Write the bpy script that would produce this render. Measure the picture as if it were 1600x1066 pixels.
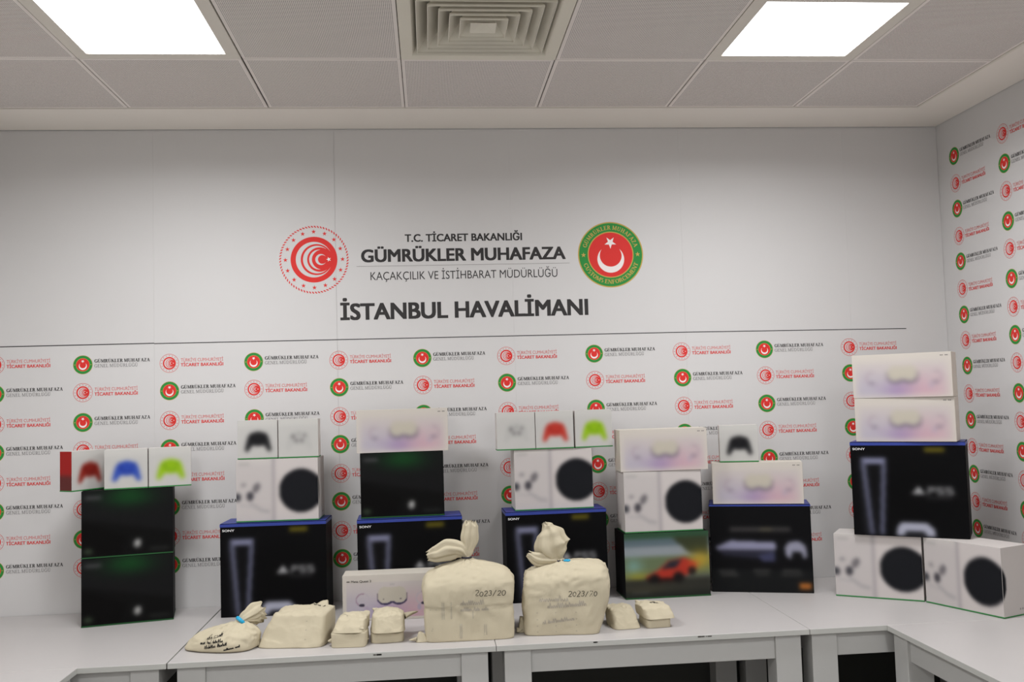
import bpy, bmesh, math, random
import numpy as np
from mathutils import Matrix, Vector, noise
from mathutils.bvhtree import BVHTree

S = bpy.context.scene
for o in list(bpy.data.objects):
    bpy.data.objects.remove(o)
COL = S.collection

# ------------------------------------------------------------------ camera, world, exposure
cam_d = bpy.data.cameras.new('camera'); cam = bpy.data.objects.new('camera', cam_d); COL.objects.link(cam)
cam_d.sensor_width = 36.0; cam_d.lens = 32.912; cam_d.clip_start = .05
R_ = (0.99573312, -0.08746355, -0.02942259); U_ = (0.02406096, -0.06173593, 0.99780246); F_ = (0.08908778, 0.99425289, 0.05936805)
cam.matrix_world = Matrix(((R_[0], U_[0], -F_[0], 0), (R_[1], U_[1], -F_[1], -4.48467), (R_[2], U_[2], -F_[2], 1.66934), (0, 0, 0, 1)))
S.camera = cam
w = bpy.data.worlds.new('world'); S.world = w; w.use_nodes = True
w.node_tree.nodes['Background'].inputs[0].default_value = (.5, .5, .5, 1)
w.node_tree.nodes['Background'].inputs[1].default_value = .05
S.view_settings.view_transform = 'Standard'; S.view_settings.look = 'None'
S.view_settings.gamma = 1; S.view_settings.use_curve_mapping = False
S.view_settings.exposure = 0.0
PANEL_STRENGTH = 4.0      # what the lit diffusers look like
LAMP_WATTS, LAMP_SPREAD = 26.0, math.radians(165)   # beam of each ceiling panel

# ------------------------------------------------------------------ constants of the room (metres)
HC = 2.978          # ceiling
ZT = 0.744          # desk top
XR, XL = 2.600, -2.160
YF = -6.63          # wall behind the camera
T = .6; X0 = -1.8792; B = .33

# ------------------------------------------------------------------ colours and materials
def lin(c):
    out = []
    for v in c:
        v = v / 255.0
        out.append(v / 12.92 if v <= .04045 else ((v + .055) / 1.055) ** 2.4)
    return tuple(out)

def mat(name, rgb, rough=.6, spec=.3, var=0.0, var_scale=30.0, bump=0.0, bump_scale=200.0, metallic=0.0):
    m = bpy.data.materials.new(name); m.use_nodes = True
    nt = m.node_tree; b = nt.nodes['Principled BSDF']
    c = lin(rgb)
    b.inputs['Base Color'].default_value = (*c, 1); b.inputs['Roughness'].default_value = rough
    b.inputs['Specular IOR Level'].default_value = spec; b.inputs['Metallic'].default_value = metallic
    tc = nt.nodes.new('ShaderNodeTexCoord')
    n = nt.nodes.new('ShaderNodeTexNoise'); n.inputs['Scale'].default_value = var_scale; n.inputs['Detail'].default_value = 4
    nt.links.new(tc.outputs['Object'], n.inputs['Vector'])
    if var:
        r = nt.nodes.new('ShaderNodeMixRGB'); r.blend_type = 'MIX'
        r.inputs[1].default_value = (*[v * (1 - var) for v in c], 1); r.inputs[2].default_value = (*[min(1, v * (1 + var)) for v in c], 1)
        nt.links.new(n.outputs['Fac'], r.inputs[0]); nt.links.new(r.outputs[0], b.inputs['Base Color'])
    if bump:
        n2 = nt.nodes.new('ShaderNodeTexNoise'); n2.inputs['Scale'].default_value = bump_scale; n2.inputs['Detail'].default_value = 3
        nt.links.new(tc.outputs['Object'], n2.inputs['Vector'])
        bp = nt.nodes.new('ShaderNodeBump'); bp.inputs['Strength'].default_value = bump; bp.inputs['Distance'].default_value = .002
        nt.links.new(n2.outputs['Fac'], bp.inputs['Height']); nt.links.new(bp.outputs[0], b.inputs['Normal'])
    return m

M = {}
M['wall'] = mat('painted_plaster', (222, 220, 217), .75, .2, .02, 6)
M['vinyl'] = mat('printed_vinyl', (205, 203, 202), .6, .25, .012, 4)
M['plenum'] = mat('dark_plenum', (30, 29, 28), .9, .1, .1)
M['plaster'] = mat('ceiling_plaster', (238, 232, 224), .8, .15, .02, 5)
M['metal_trim'] = mat('white_coated_metal', (222, 216, 206), .5, .3, .01)
M['vent'] = mat('vent_white_metal', (224, 219, 205), .5, .3, .02, 8)
M['carpet'] = mat('grey_carpet', (150, 148, 145), .95, .05, .3, 300, .6, 400)
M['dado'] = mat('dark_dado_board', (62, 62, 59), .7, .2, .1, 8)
M['laminate'] = mat('white_laminate', (184, 180, 178), .38, .35, .015, 12)
M['edging'] = mat('desk_edge_band', (186, 186, 181), .5, .3, .015, 12)
M['leg'] = mat('pale_grey_board', (184, 183, 180), .5, .3, .015, 10)
M['seam'] = mat('dark_joint', (70, 68, 64), .9, .1, .1)
M['scuff'] = mat('scuffed_chipboard', (62, 58, 52), .9, .1, .5, 400)
M['red'] = mat('red_ink', (214, 52, 48), .6, .2, .02)
M['redsoft'] = mat('thin_red_ink', (206, 92, 86), .6, .2, .02)
M['green'] = mat('green_ink', (46, 136, 62), .6, .2, .02)
M['gold'] = mat('gold_ink', (190, 160, 84), .6, .2, .02)
M['white_ink'] = mat('white_ink', (236, 228, 226), .6, .2, .01)
M['ink'] = mat('dark_grey_ink', (54, 52, 52), .6, .2, .02)
M['ink2'] = mat('grey_ink', (98, 96, 96), .6, .2, .02)
M['hair'] = mat('thin_rule_ink', (120, 117, 114), .6, .2, .02)
M['card_white'] = mat('white_carton', (204, 198, 194), .5, .3, .012, 15)
M['card_cream'] = mat('cream_carton', (206, 199, 187), .45, .3, .012, 15)
M['card_black'] = mat('black_carton', (18, 18, 19), .55, .06, .1, 20)
M['card_blue'] = mat('blue_carton', (44, 60, 140), .4, .35, .04, 20)
M['dark_green_band'] = mat('dark_green_carton_edge', (30, 78, 40), .5, .3, .05)
M['green_band'] = mat('green_carton_edge', (50, 122, 64), .5, .3, .05)
M['white_text'] = mat('white_print', (228, 228, 228), .5, .3, .01)
M['grey_text'] = mat('grey_print', (110, 106, 104), .5, .3, .02)
M['cloth'] = mat('unbleached_cotton', (194, 184, 160), .95, .05, .035, 18, .5, 700)
M['cloth_mark'] = mat('print_seen_through_cotton', (177, 169, 151), .95, .05, .03, 40)
M['pen'] = mat('black_marker', (40, 38, 38), .8, .1, .1)
M['faintpen'] = mat('faded_violet_marker', (168, 160, 146), .9, .1, .05)
M['blue_seal'] = mat('blue_plastic_seal', (30, 160, 205), .25, .5, .05)
M['string'] = mat('dark_string', (60, 58, 66), .8, .1, .2)

def colour_mat():
    m = bpy.data.materials.new('printed_card'); m.use_nodes = True
    nt = m.node_tree; b = nt.nodes['Principled BSDF']
    a = nt.nodes.new('ShaderNodeAttribute'); a.attribute_name = 'Col'
    nt.links.new(a.outputs['Color'], b.inputs['Base Color'])
    b.inputs['Roughness'].default_value = .55; b.inputs['Specular IOR Level'].default_value = .05
    return m
M['print'] = colour_mat()

def emit_mat():
    m = bpy.data.materials.new('lit_diffuser'); m.use_nodes = True
    nt = m.node_tree; nt.nodes.remove(nt.nodes['Principled BSDF'])
    e = nt.nodes.new('ShaderNodeEmission'); e.inputs[0].default_value = (.98, .985, 1, 1); e.inputs[1].default_value = PANEL_STRENGTH
    nt.links.new(e.outputs[0], nt.nodes['Material Output'].inputs[0])
    return m
M['lit'] = emit_mat()

def tile_mat():
    m = bpy.data.materials.new('perforated_white_metal'); m.use_nodes = True
    nt = m.node_tree; b = nt.nodes['Principled BSDF']; L = nt.links
    b.inputs['Roughness'].default_value = .6; b.inputs['Specular IOR Level'].default_value = .2
    tc = nt.nodes.new('ShaderNodeTexCoord'); sp = nt.nodes.new('ShaderNodeSeparateXYZ'); L.new(tc.outputs['Object'], sp.inputs[0])
    def mth(op, a, bb=None):
        n = nt.nodes.new('ShaderNodeMath'); n.operation = op
        for i, v in enumerate((a, bb)):
            if v is None: continue
            if isinstance(v, (int, float)): n.inputs[i].default_value = v
            else: L.new(v, n.inputs[i])
        return n.outputs[0]
    P = .0062
    fx = mth('SUBTRACT', mth('FRACT', mth('DIVIDE', sp.outputs[0], P)), .5); fy = mth('SUBTRACT', mth('FRACT', mth('DIVIDE', sp.outputs[1], P)), .5)
    r = mth('SQRT', mth('ADD', mth('MULTIPLY', fx, fx), mth('MULTIPLY', fy, fy)))
    hole = mth('LESS_THAN', r, .30)
    ins = mth('MULTIPLY', mth('LESS_THAN', mth('ABSOLUTE', sp.outputs[0]), .286), mth('LESS_THAN', mth('ABSOLUTE', sp.outputs[1]), .286))
    f = mth('MULTIPLY', hole, ins)
    mx = nt.nodes.new('ShaderNodeMixRGB'); mx.inputs[1].default_value = (*lin((233, 226, 221)), 1); mx.inputs[2].default_value = (*lin((104, 100, 100)), 1)
    L.new(f, mx.inputs[0]); L.new(mx.outputs[0], b.inputs['Base Color'])
    return m
M['tile'] = tile_mat()

# ------------------------------------------------------------------ mesh helpers
class MB:
    """collects faces; build() links them as one mesh object"""
    def __init__(s): s.v = []; s.f = []; s.m = []
    def add(s, verts, faces, mi=0):
        k = len(s.v); s.v += [tuple(v) for v in verts]
        s.f += [tuple(i + k for i in f) for f in faces]; s.m += [mi] * len(faces)
    def box(s, x0, x1, y0, y1, z0, z1, mi=0):
        s.add([(x, y, z) for z in (z0, z1) for y in (y0, y1) for x in (x0, x1)],
              [(0, 2, 3, 1), (4, 5, 7, 6), (0, 1, 5, 4), (2, 6, 7, 3), (0, 4, 6, 2), (1, 3, 7, 5)], mi)
    def mesh(s, name, mats):
        me = bpy.data.meshes.new(name); me.from_pydata(s.v, [], s.f)
        for m in mats: me.materials.append(m)
        if any(s.m): me.polygons.foreach_set('material_index', s.m)
        me.update(); return me

def link(name, me, parent=None, loc=(0, 0, 0), rz=0.0):
    o = bpy.data.objects.new(name, me); COL.objects.link(o)
    o.location = loc; o.rotation_euler = (0, 0, rz)
    if parent is not None: o.parent = parent
    return o

def tag(o, label=None, cat=None, group=None, kind=None):
    if label: o['label'] = label
    if cat: o['category'] = cat
    if group: o['group'] = group
    if kind: o['kind'] = kind
    return o

def empty(name, loc, rz=0.0):
    o = bpy.data.objects.new(name, None); COL.objects.link(o)
    o.location = loc; o.rotation_euler = (0, 0, rz); o.empty_display_size = .05
    return o

def bevel_box(name, x0, x1, y0, y1, z0, z1, mats, bev=.002, seg=2, pick=None):
    bm = bmesh.new()
    vs = [bm.verts.new((x, y, z)) for z in (z0, z1) for y in (y0, y1) for x in (x0, x1)]
    for f in [(0, 2, 3, 1), (4, 5, 7, 6), (0, 1, 5, 4), (2, 6, 7, 3), (0, 4, 6, 2), (1, 3, 7, 5)]:
        bm.faces.new([vs[i] for i in f])
    bm.normal_update()
    if pick:
        for f in bm.faces: f.material_index = pick(f.normal)
    bmesh.ops.bevel(bm, geom=list(bm.edges), offset=bev, segments=seg, profile=.5, affect='EDGES', clamp_overlap=True)
    me = bpy.data.meshes.new(name); bm.to_mesh(me); bm.free()
    for m in mats: me.materials.append(m)
    return me

def struct(name, mb, mats, parent=None):
    o = link(name, mb.mesh(name, mats), parent)
    if parent is None: o['kind'] = 'structure'
    return o

# ------------------------------------------------------------------ lettering helpers (flat print: local x right, z up, facing -y)
class Print:
    """flat printed artwork made of 2D polygons, each layer a fraction of a millimetre proud of the last"""
    def __init__(s): s.mb = MB()
    def poly(s, pts, layer=1, mi=0, step=.00025, lift=0.0):
        y = -layer * step - lift
        s.mb.add([(p[0], y, p[1]) for p in pts], [tuple(range(len(pts)))], mi)
    def disc(s, cx, cz, r, layer=1, mi=0, n=56, step=.00025):
        s.poly([(cx + r * math.cos(2 * math.pi * i / n), cz + r * math.sin(2 * math.pi * i / n)) for i in range(n)], layer, mi, step)
    def ring(s, cx, cz, r0, r1, layer=1, mi=0, n=64, a0=0, a1=2 * math.pi, step=.00025):
        for i in range(n):
            a = a0 + (a1 - a0) * i / n; b = a0 + (a1 - a0) * (i + 1) / n
            s.poly([(cx + r0 * math.cos(a), cz + r0 * math.sin(a)), (cx + r1 * math.cos(a), cz + r1 * math.sin(a)),
                    (cx + r1 * math.cos(b), cz + r1 * math.sin(b)), (cx + r0 * math.cos(b), cz + r0 * math.sin(b))], layer, mi, step)
    def star(s, cx, cz, r, layer=1, mi=0, rot=math.pi / 2, step=.00025):
        y = -layer * step
        vs = [(cx, y, cz)]
        for i in range(10):
            a = rot + i * math.pi / 5; q = r if i % 2 == 0 else r * .39
            vs.append((cx + q * math.cos(a), y, cz + q * math.sin(a)))
        s.mb.add(vs, [(0, 1 + i, 1 + (i + 1) % 10) for i in range(10)], mi)

_txt_cache = {}
def raw_text(s, bold):
    """text as 2D triangles, cap height 1, starting at x = 0"""
    key = (s, bold)
    if key in _txt_cache: return _txt_cache[key]
    def conv(t):
        c = bpy.data.curves.new('lettering', 'FONT'); c.body = t; c.size = 1; c.resolution_u = 4; c.offset = bold; c.fill_mode = 'FRONT' if hasattr(c, 'fill_mode') else 'NONE'
        o = bpy.data.objects.new('lettering', c); COL.objects.link(o)
        dg = bpy.context.evaluated_depsgraph_get()
        me = bpy.data.meshes.new_from_object(o.evaluated_get(dg))
        vs = [tuple(v.co) for v in me.vertices]; fs = [tuple(p.vertices) for p in me.polygons]
        bpy.data.objects.remove(o); bpy.data.curves.remove(c); bpy.data.meshes.remove(me)
        return vs, fs
    hv, _ = conv('H'); cap = max(v[1] for v in hv) - min(v[1] for v in hv); base = min(v[1] for v in hv)
    vs, fs = conv(s); x0 = min(v[0] for v in vs)
    out = ([((v[0] - x0) / cap, (v[1] - base) / cap) for v in vs], fs)
    _txt_cache[key] = out
    return out

def add_text(pr, s, x0, x1, z0, cap, layer=1, mi=0, bold=0.0, step=.00025):
    """bold = stroke thickening as a share of the cap height (overlaid shifted copies)"""
    vs, fs = raw_text(s, 0.0)
    wd = max(v[0] for v in vs)
    k = (x1 - x0) / wd
    y = -layer * step
    # faces may come out either way round; orient to -y
    sh = [(0, 0)] if bold <= 0 else [(dx * bold * cap, dz * bold * cap * .6) for dx, dz in ((-1, -1), (-1, 1), (1, -1), (1, 1), (0, -1), (0, 1), (-1, 0), (1, 0), (0, 0))]
    kz = 1 - (1.2 * bold if bold > 0 else 0)
    for i, (dx, dz) in enumerate(sh):
        pr.mb.add([(x0 + v[0] * k + dx, y - i * 4e-5, z0 + bold * cap * .6 + v[1] * cap * kz + dz) for v in vs], fs, mi)

# a small serif alphabet made of strokes (cap height 1)
def serif_letter(ch, T_, t_):
    P = []
    sv = .05
    def rect(xa, xb, za, zb): P.append([(xa, za), (xb, za), (xb, zb), (xa, zb)])
    def stem(x, wd, za=0., zb=1., top=True, bot=True):
        rect(x - wd / 2, x + wd / 2, za, zb)
        if top: rect(x - wd / 2 - .10, x + wd / 2 + .10, zb - sv, zb)
        if bot: rect(x - wd / 2 - .10, x + wd / 2 + .10, za, za + sv)
    def diag(xa, za, xb, zb, wd): P.append([(xa - wd / 2, za), (xa + wd / 2, za), (xb + wd / 2, zb), (xb - wd / 2, zb)])
    def arc(cx, cz, rx, rz, a0, a1, tk, tn, n=14):
        for i in range(n):
            q = []
            for a in (a0 + (a1 - a0) * i / n, a0 + (a1 - a0) * (i + 1) / n):
                a = math.radians(a); q.append(((cx + rx * math.cos(a), cz + rz * math.sin(a)), (cx + (rx - tk) * math.cos(a), cz + (rz - tn) * math.sin(a))))
            P.append([q[0][0], q[1][0], q[1][1], q[0][1]])
    def dots(x):
        for dx in (-.13, .13): P.append([(x + dx + .065 * math.cos(k * math.pi / 4), 1.17 + .065 * math.sin(k * math.pi / 4)) for k in range(8)])
    if ch == ' ': return P, .3
    b = ch
    if ch == 'Ü': b = 'U'; dots(.44)
    if ch == 'Ğ': b = 'G'; arc(.46, 1.27, .18, .16, 200, 340, .05, .07, 8)
    if b == 'H': stem(.2, T_); stem(.72, T_); rect(.2, .72, .47, .47 + t_); return P, .98
    if b in 'EFL':
        stem(.2, T_); 
        if b != 'L': rect(.2, .66, 1 - t_, 1); rect(.66 - .045, .66, .76, 1); rect(.2, .52, .5, .5 + t_); rect(.48, .52, .4, .62)
        if b != 'F': rect(.2, .68, 0, t_); rect(.68 - .045, .68, 0, .26)
        return P, .76
    if b == 'U':
        stem(.2, T_, .33, 1, bot=False); stem(.7, t_, .33, 1, bot=False)
        arc(.45 - T_ / 4 + t_ / 4, .33, .25 + T_ / 4 + t_ / 4, .33, 180, 360, (T_ + t_) / 2, .1); return P, .92
    if b == 'M':
        stem(.16, t_); stem(.92, T_); diag(.19, 1, .52, .05, T_); diag(.52, .05, .86, 1, t_); return P, 1.14
    if b == 'N':
        stem(.16, t_); stem(.76, t_); diag(.18, 1, .74, 0, T_); return P, .94
    if b == 'R':
        stem(.2, T_); rect(.2, .42, 1 - t_, 1); rect(.2, .42, .47, .47 + t_); arc(.42, .735, .27, .265, -90, 90, T_, t_)
        diag(.44, .48, .74, 0, T_); rect(.66, .86, 0, sv); return P, .86
    if b == 'K':
        stem(.2, T_); diag(.26, .42, .72, 1, t_); diag(.42, .6, .76, 0, T_); rect(.58, .84, 1 - sv, 1); rect(.62, .9, 0, sv); return P, .9
    if b == 'A':
        diag(.14, 0, .44, 1, t_); diag(.74, 0, .44, 1, T_); rect(.24, .62, .3, .3 + t_); rect(.02, .27, 0, sv); rect(.58, .9, 0, sv); return P, .9
    if b == 'Z':
        rect(.08, .7, 1 - t_, 1); rect(.06, .72, 0, t_); diag(.16, .03, .6, .97, T_); rect(.08, .12, .76, 1); rect(.68, .72, 0, .26); return P, .8
    if b == 'D':
        stem(.2, T_); rect(.2, .42, 1 - t_, 1); rect(.2, .42, 0, t_); arc(.4, .5, .44, .5, -90, 90, T_, t_); return P, .94
    if b == 'O': arc(.47, .5, .42, .51, 0, 360, T_, t_, 24); return P, .94
    if b in 'CG':
        arc(.47, .5, .42, .51, 40, 320, T_, t_, 20); rect(.76, .80, .68, .96)
        if b == 'G': rect(.70, .70 + T_, .05, .44); rect(.60, .98, .42, .47)
        else: rect(.76, .80, .06, .28)
        return P, .94
    if b == 'S':
        arc(.36, .745, .25, .265, 45, 270, .16, t_ + .02); arc(.36, .245, .27, .265, -135, 90, .16, t_ + .02); return P, .7
    if b == 'T':
        stem(.4, T_, top=False); rect(.06, .74, 1 - t_, 1); rect(.06, .1, .74, 1); rect(.7, .74, .74, 1); return P, .8
    return P, .5

def add_serif(pr, s, x0, x1, z0, cap, layer, mi, T_=.2, t_=.075, step=.00025):
    L = [serif_letter(c, T_, t_) for c in s]; tot = sum(a for _, a in L); k = (x1 - x0) / tot; x = x0
    for polys, adv in L:
        for i, p in enumerate(polys): pr.poly([(x + q[0] * k, z0 + q[1] * cap) for q in p], layer, mi, step, i * 2.5e-5)
        x += adv * k

def add_serif_arc(pr, s, cx, cz, r, a_start, a_end, cap, layer, mi, inward=False, step=.00025):
    """letters along an arc; inward=True for the lower arc, read left to right with their heads toward the centre"""
    L = [serif_letter(c, .2, .09) for c in s]; tot = sum(a for _, a in L); acc = 0
    span = math.radians(a_end - a_start); k = abs(span) * r / tot
    for polys, adv in L:
        a = math.radians(a_start) + span * (acc + adv / 2) / tot
        for i, p in enumerate(polys):
            q = []
            for (u, v) in p:
                du = (u - adv / 2) * k; dv = v * cap
                if not inward:
                    ox, oz = math.cos(a), math.sin(a); tx, tz = math.sin(a), -math.cos(a)
                    q.append((cx + ox * (r + dv) + tx * du, cz + oz * (r + dv) + tz * du))
                else:
                    ox, oz = math.cos(a), math.sin(a); tx, tz = -math.sin(a), math.cos(a)
                    q.append((cx + ox * (r - dv) + tx * du, cz + oz * (r - dv) + tz * du))
            pr.poly(q, layer, mi, step, i * 6e-6)
        acc += adv

INKS = [M['red'], M['green'], M['gold'], M['white_ink'], M['ink'], M['ink2'], M['redsoft'], M['hair'], M['vinyl']]
RED, GREEN, GOLD, WHITE, INK, INK2, REDSOFT, HAIR, BASE = range(9)

def ministry_emblem(pr, cx, cz, R, fine):
    if fine:
        n = 72
        for i in range(n):
            a = 2 * math.pi * i / n; d = 2 * math.pi / n
            pts = []
            for (rr, aa) in ((.945, 0), (.945, .5), (1.0, 1.0), (1.0, .5)):
                pts.append((cx + R * rr * math.cos(a + d * aa), cz + R * rr * math.sin(a + d * aa)))
            pr.poly(pts, 1, RED)
    else:
        pr.ring(cx, cz, R * .955, R, 1, REDSOFT, 48)
    for i in range(16):
        a = 2 * math.pi * i / 16
        x, z = cx + R * .825 * math.cos(a), cz + R * .825 * math.sin(a)
        if fine: pr.star(x, z, R * .072, 1, RED)
        else: pr.disc(x, z, R * .045, 1, RED, 6)
    seq = [(0, .675, RED), (-.0, .525, WHITE), (.075, .458, RED), (.09, .408, WHITE), (.165, .362, RED), (.152, .292, WHITE), (.232, .292, RED), (.2, .162, WHITE), (.2425, .128, RED)]
    for i, (c, r, mi) in enumerate(seq):
        pr.disc(cx + c * R, cz, r * R, 2 + i, BASE if mi == WHITE else mi, 56 if fine else 40, .00012)
    # close the right-hand side where the crescents run out
    pr.star(cx + .425 * R, cz, R * .075, 13, WHITE, math.pi, .00012)

def customs_emblem(pr, cx, cz, R, fine):
    n = 72 if fine else 44
    pr.disc(cx, cz, R, 1, GOLD, n, .00012); pr.disc(cx, cz, R * .965, 2, GREEN, n, .00012)
    pr.disc(cx, cz, R * .705, 3, GOLD, n, .00012); pr.disc(cx, cz, R * .675, 4, RED, n, .00012)
    pr.disc(cx, cz - .14 * R, R * .41, 5, WHITE, n, .00012); pr.disc(cx, cz - .03 * R, R * .335, 6, RED, n, .00012)
    pr.star(cx, cz + .37 * R, R * .19, 7, WHITE, -math.pi / 2, .00012)
    for sx in (-1, 1): pr.star(cx + sx * .83 * R, cz, R * .08, 3, GOLD, math.pi / 2, .00012)
    if fine:
        add_serif_arc(pr, 'GÜMRÜKLER MUHAFAZA', cx, cz, R * .765, 164, 16, R * .125, 3, GOLD, False, .00012)
        add_serif_arc(pr, 'CUSTOMS ENFORCEMENT', cx, cz, R * .885, 198, 342, R * .125, 3, GOLD, True, .00012)

def customs_logo_mesh():
    p = Print(); customs_emblem(p, 0, 0, .0437, False)
    add_serif(p, 'GÜMRÜKLER MUHAFAZA', .051, .301, .0085, .0158, 1, INK, .24, .10)
    add_serif(p, 'GENEL MÜDÜRLÜĞÜ', .051, .247, -.0135, .0150, 1, INK2, .12, .075)
    return p.mb.mesh('customs_logo', INKS)
def ministry_logo_mesh():
    p = Print(); ministry_emblem(p, 0, 0, .0437, False)
    add_text(p, 'TÜRKİYE CUMHURİYETİ', .052, .245, .0065, .0148, 1, REDSOFT, 0.0)
    add_text(p, 'TİCARET BAKANLIĞI', .052, .245, -.0160, .0150, 1, RED, .035)
    return p.mb.mesh('ministry_logo', INKS)

# ------------------------------------------------------------------ the room
mb = MB(); mb.box(XL - .1, XR + .1, YF - .1, .1, -.06, 0); struct('floor', mb, [M['carpet']])
mb = MB(); mb.box(XL - .1, XR + .1, .002, .1, 0, HC + .25); wall_back = struct('wall_back', mb, [M['vinyl']])
mb = MB(); mb.box(XR, XR + .1, YF, .1, 0, HC + .25); wall_right = struct('wall_right', mb, [M['vinyl']])
mb = MB(); mb.box(XL - .1, XL, YF, .1, 0, HC + .25); struct('wall_left', mb, [M['wall']])
mb = MB(); mb.box(XL - .1, XR + .1, YF - .1, YF, 0, HC + .25); struct('wall_front', mb, [M['wall']])
mb = MB(); mb.box(XL - .1, XR + .1, YF - .1, .1, HC + .25, HC + .3); ceiling = struct('ceiling', mb, [M['plenum']])

# printed vinyl sheets hung side by side on the back wall, hairline joints between them
edges = [XL, -2.115, -1.272, -.429, .414, 1.257, 2.100, XR - .001]
for i in range(len(edges) - 1):
    mb = MB(); mb.box(edges[i] + (.0006 if i == 3 else .00015), edges[i + 1] - (.0006 if i == 2 else .00015), .0, .0024, .002, HC - .0045)
    o = link('vinyl_sheet', mb.mesh('vinyl_sheet', [M['vinyl']]), wall_back)

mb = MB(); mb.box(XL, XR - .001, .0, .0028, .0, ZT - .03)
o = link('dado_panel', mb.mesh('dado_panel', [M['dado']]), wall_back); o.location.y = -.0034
# ceiling: plaster border, metal angle and one clip-in tile per bay
N_COL, N_ROW = 7, 10
XA, XB = X0, X0 + N_COL * T
YA, YB = -B, -B - N_ROW * T
mb = MB()
g = .003
mb.box(XL + g, XR - g, YA, -g, HC, HC + .02); mb.box(XL + g, XR - g, YF + g, YB, HC, HC + .02)
mb.box(XL + g, XA, YB, YA, HC, HC + .02); mb.box(XB, XR - g, YB, YA, HC, HC + .02)
link('plaster_border', mb.mesh('plaster_border', [M['plaster']]), ceiling)
mb = MB(); a = .012; z0, z1 = HC - .002, HC - .0001
mb.box(XA - a, XB + a, YA, YA + a, z0, z1); mb.box(XA - a, XB + a, YB - a, YB, z0, z1)
mb.box(XA - a, XA, YB, YA, z0, z1); mb.box(XB, XB + a, YB, YA, z0, z1)
link('border_angle', mb.mesh('border_angle', [M['metal_trim']]), ceiling)

LIGHT_CELLS = [(c, r) for c in (1, 5) for r in (1, 5, 9)]
VENT_CELL = (3, 1)
tile_me = bevel_box('ceiling_tile', -.2977, .2977, -.2977, .2977, 0, .012, [M['tile']], .003, 2)
rnd = random.Random(4)
def cell(c, r): return X0 + (c + .5) * T, -B - (r + .5) * T
for r in range(N_ROW):
    for c in range(N_COL):
        if (c, r) in LIGHT_CELLS or (c, r) == VENT_CELL: continue
        x, y = cell(c, r)
        o = link('ceiling_tile', tile_me, ceiling, (x + rnd.uniform(-.0014, .0014), y + rnd.uniform(-.0007, .0007), HC + rnd.uniform(-.0006, .0008)))

# recessed square light panels
lf = MB()
h_, q_ = .2985, .2510
for (xa, xb, ya, yb) in ((-h_, h_, q_, h_), (-h_, h_, -h_, -q_), (-h_, -q_, -q_, q_), (q_, h_, -q_, q_)): lf.box(xa, xb, ya, yb, 0, .014)
light_frame_me = lf.mesh('panel_frame', [M['metal_trim']])
lf = MB(); lf.box(-q_, q_, -q_, q_, .006, .010); diff_me = lf.mesh('diffuser', [M['lit']])
for (c, r) in LIGHT_CELLS:
    x, y = cell(c, r); e = empty('ceiling_light', (x, y, HC))
    where = {(1, 1): 'lit square ceiling panel over the desks at the pile with the blue controller box',
             (5, 1): 'lit square ceiling panel near the corner with the logo covered side wall'}.get((c, r))
    if where: tag(e, where, 'ceiling light', 'square light panels in the ceiling')
    else: tag(e, 'lit square ceiling panel, %s row from printed wall, %s side wall with logos' % ({5: 'second', 9: 'third'}[r], {1: 'away from', 5: 'nearest'}[c]), 'ceiling light', 'square light panels in the ceiling')
    link('panel_frame', light_frame_me, e); link('diffuser', diff_me, e)
    ld = bpy.data.lights.new('panel_lamp', 'AREA'); ld.shape = 'SQUARE'; ld.size = .49; ld.energy = LAMP_WATTS; ld.spread = LAMP_SPREAD; ld.color = (.975, .985, 1.0)
    lo = bpy.data.objects.new('panel_lamp', ld); COL.objects.link(lo); lo.parent = e; lo.location = (0, 0, .004)

# square air vent with nested louvre rings
x, y = cell(*VENT_CELL)
vent = tag(empty('air_vent', (x, y, HC)), 'square white ceiling air vent with nested louvre rings between the light panels', 'air vent')
fr = MB(); q = .256
for (xa, xb, ya, yb) in ((-h_, h_, q, h_), (-h_, h_, -h_, -q), (-h_, -q, -q, q), (q, h_, -q, q)): fr.box(xa, xb, ya, yb, -.001, .014)
link('vent_frame', fr.mesh('vent_frame', [M['vent']]), vent)
def frustum_ring(r0, z0, r1, z1, th):
    m = MB(); P = [(-1, -1), (1, -1), (1, 1), (-1, 1)]
    vs = [(sx * r0, sy * r0, z0) for sx, sy in P] + [(sx * r1, sy * r1, z1) for sx, sy in P] + \
         [(sx * (r0 - th), sy * (r0 - th), z0) for sx, sy in P] + [(sx * (r1 - th), sy * (r1 - th), z1) for sx, sy in P]
    fs = []
    for i in range(4):
        j = (i + 1) % 4
        fs += [(i, j, j + 4, i + 4), (i + 8, i + 12, j + 12, j + 8), (i, i + 8, j + 8, j), (i + 4, j + 4, j + 12, i + 12)]
    m.add(vs, fs); return m
# each louvre slopes up and inward
for k, r0 in enumerate((.237, .198, .160, .122, .084)):
    lr = frustum_ring(r0, .006, r0 - .046, .064, .0022)
    lr.add(*(lambda q: (q.v, q.f))(frustum_ring(r0, -.001, r0, .006, .0022)))
    link('louvre_ring', lr.mesh('louvre_ring', [M['vent']]), vent)
cm = MB(); cm.add([(-.046, -.046, .004), (.046, -.046, .004), (.046, .046, .004), (-.046, .046, .004), (0, 0, .026)], [(0, 1, 4), (1, 2, 4), (2, 3, 4), (3, 0, 4)])
link('centre_cone', cm.mesh('centre_cone', [M['vent']]), vent)
link('flared_rim', frustum_ring(.256, .0, .222, .066, .002).mesh('flared_rim', [M['vent']]), vent)
dk = MB(); d = .27
dk.box(-d, d, -d, d, .20, .21); dk.box(-d, -d + .01, -d, d, .05, .2); dk.box(d - .01, d, -d, d, .05, .2); dk.box(-d, d, -d, -d + .01, .05, .2); dk.box(-d, d, d - .01, d, .05, .2)
link('duct_box', dk.mesh('duct_box', [M['plenum']]), vent)
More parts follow.
